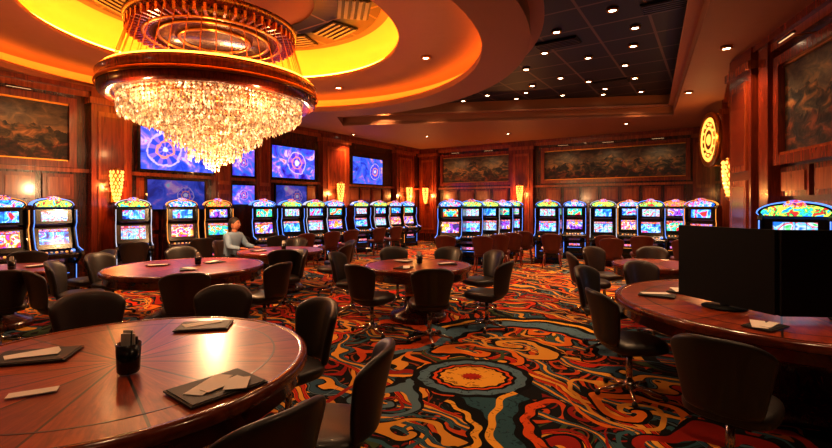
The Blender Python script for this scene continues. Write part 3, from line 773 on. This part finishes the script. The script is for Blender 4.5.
def monitor(x0, y0, x1, y1, z0, z1):
    dx, dy = x1-x0, y1-y0; L = math.hypot(dx, dy)
    mb = MB()
    mb.box(-L/2, L/2, -.02, .02, z0, z1, M_SCRB)
    mb.box(-L*.3, L*.3, .02, .05, z0+.1, z1-.12, M_SCRB)
    mb.box(-.03, .03, .0, .03, .01, z0+.15, M_SCRB)
    mb.lathe([(0, 0), (.16, 0), (.16, .008), (.03, .016), (0, .016)], 28, M_SCRB, (0, .01, 0))
    put('display_monitor', mb.mesh('monitor'), ((x0+x1)/2, (y0+y1)/2, .757), math.atan2(dy, dx))
monitor(2.42, 4.12, 2.66, 3.32, .03, .66); monitor(2.665, 3.30, 3.75, 3.22, .03, .66)

# ------------------------------------------------------------ seated person
M_SHIRT = pbr('light_blue_shirt', S(120, 146, 176), .8); M_PANT = pbr('dark_trousers', S(34, 34, 44), .8)
M_SKIN = pbr('skin', S(176, 116, 86), .5, var=.04); M_HAIR = pbr('dark_hair', S(34, 22, 16), .6); M_SHOE = pbr('shoe', S(20, 16, 14), .4)
root = bpy.data.objects.new('seated_man', None); sc.collection.objects.link(root)
def skin(name, verts, edges, rad, mat, lv=2, rt=0):
    me = bpy.data.meshes.new(name); me.from_pydata(verts, edges, []); me.materials.append(mat)
    o = put(name, me, parent=root)
    m = o.modifiers.new('Skin', 'SKIN'); m.use_smooth_shade = True
    for v, r in zip(me.skin_vertices[0].data, rad): v.radius = (r, r) if not isinstance(r, tuple) else r
    me.skin_vertices[0].data[rt].use_root = True
    ms = o.modifiers.new('S', 'SUBSURF'); ms.levels = lv; ms.render_levels = lv
    return o
v = [(0, .02, .56), (0, 0, .72), (0, -.04, .90), (0, -.07, 1.03), (0, -.08, 1.10),
     (.17, -.07, 1.02), (.25, -.18, .82), (.19, -.40, .80), (-.17, -.07, 1.02), (-.25, -.18, .82), (-.19, -.40, .80)]
skin('shirt', v, [(0, 1), (1, 2), (2, 3), (3, 4), (3, 5), (5, 6), (6, 7), (3, 8), (8, 9), (9, 10)],
     [(.17, .13), (.16, .13), (.19, .14), (.15, .11), (.06, .06), .08, .055, .04, .08, .055, .04], M_SHIRT)
v = [(0, .02, .55), (.10, -.02, .54), (.13, -.42, .52), (.13, -.40, .12), (-.10, -.02, .54), (-.13, -.42, .52), (-.13, -.40, .12)]
skin('trousers', v, [(0, 1), (1, 2), (2, 3), (0, 4), (4, 5), (5, 6)], [.13, .10, .07, .05, .10, .07, .05], M_PANT)
for s_ in (-1, 1):
    skin('shoe', [(s_*.13, -.37, .05), (s_*.13, -.47, .045), (s_*.135, -.58, .035)], [(0, 1), (1, 2)], [.045, .045, .032], M_SHOE)
    hv = [(s_*.19, -.39, .80), (s_*.185, -.44, .80), (s_*.18, -.50, .80)]; he = [(0, 1), (1, 2)]; hr = [.028, (.04, .02), (.036, .016)]
    skin('hand', hv, he, hr, M_SKIN)
    for k, (dx, ln) in enumerate(((-.03, .075), (-.01, .085), (.01, .08), (.03, .06))):
        bx = s_*.18+dx
        skin('finger_%d' % (k+1), [(bx, -.49, .80), (bx, -.49-ln*.55, .802), (bx, -.49-ln, .785)], [(0, 1), (1, 2)], [.009, .0085, .007], M_SKIN, 1)
    skin('thumb', [(s_*.155, -.44, .80), (s_*.125, -.475, .80), (s_*.115, -.505, .79)], [(0, 1), (1, 2)], [.012, .010, .008], M_SKIN, 1)
mb = MB()
mb.cyl((0, -.08, 1.08), (0, -.10, 1.17), .052, .05, 14, M_SKIN)
mb.ball((0, -.11, 1.25), .105, M_SKIN, 20, 14, (.78, .92, 1.15))
mb.cyl((0, -.205, 1.27), (0, -.225, 1.225), .008, .018, 8, M_SKIN)
mb.box(-.025, .025, -.207, -.2, 1.185, 1.193, M_LEATHR)
for s_ in (-1, 1):
    mb.ball((s_*.032, -.195, 1.26), .010, M_WHITE, 8, 6); mb.ball((s_*.032, -.203, 1.26), .006, M_HAIR, 8, 6)
    mb.box(s_*.032-.016, s_*.032+.016, -.208, -.195, 1.282, 1.288, M_HAIR)
    mb.ball((s_*.083, -.10, 1.245), .028, M_SKIN, 10, 8, (.4, .7, 1.1))
mb.ball((0, -.08, 1.29), .112, M_HAIR, 20, 14, (.84, .98, .95))
put('head', mb.mesh('head'), parent=root)
PX, PY = -3.66, 8.90
yaw = face_to(T3[0]-PX, T3[1]-PY)
root.location = (PX, PY, -.03); root.rotation_euler = (0, 0, yaw)
put('casino_chair', CHB, (PX, PY, 0), yaw)

# ------------------------------------------------------------ world, camera
w = bpy.data.worlds.new('World'); sc.world = w; w.use_nodes = True
w.node_tree.nodes['Background'].inputs[0].default_value = (.25, .15, .1, 1); w.node_tree.nodes['Background'].inputs[1].default_value = .1
cam = bpy.data.cameras.new('camera'); co = bpy.data.objects.new('camera', cam); sc.collection.objects.link(co)
co.location = (0, 0, 1.6); co.rotation_euler = (math.radians(90), 0, 0)
cam.sensor_width = 36; cam.lens = 450/832*36; cam.shift_y = -19/832; cam.clip_start = .05
sc.camera = co
sc.view_settings.view_transform = 'Standard'
sc.view_settings.look = 'None'
sc.view_settings.exposure = 0.22
sc.view_settings.gamma = 0.90
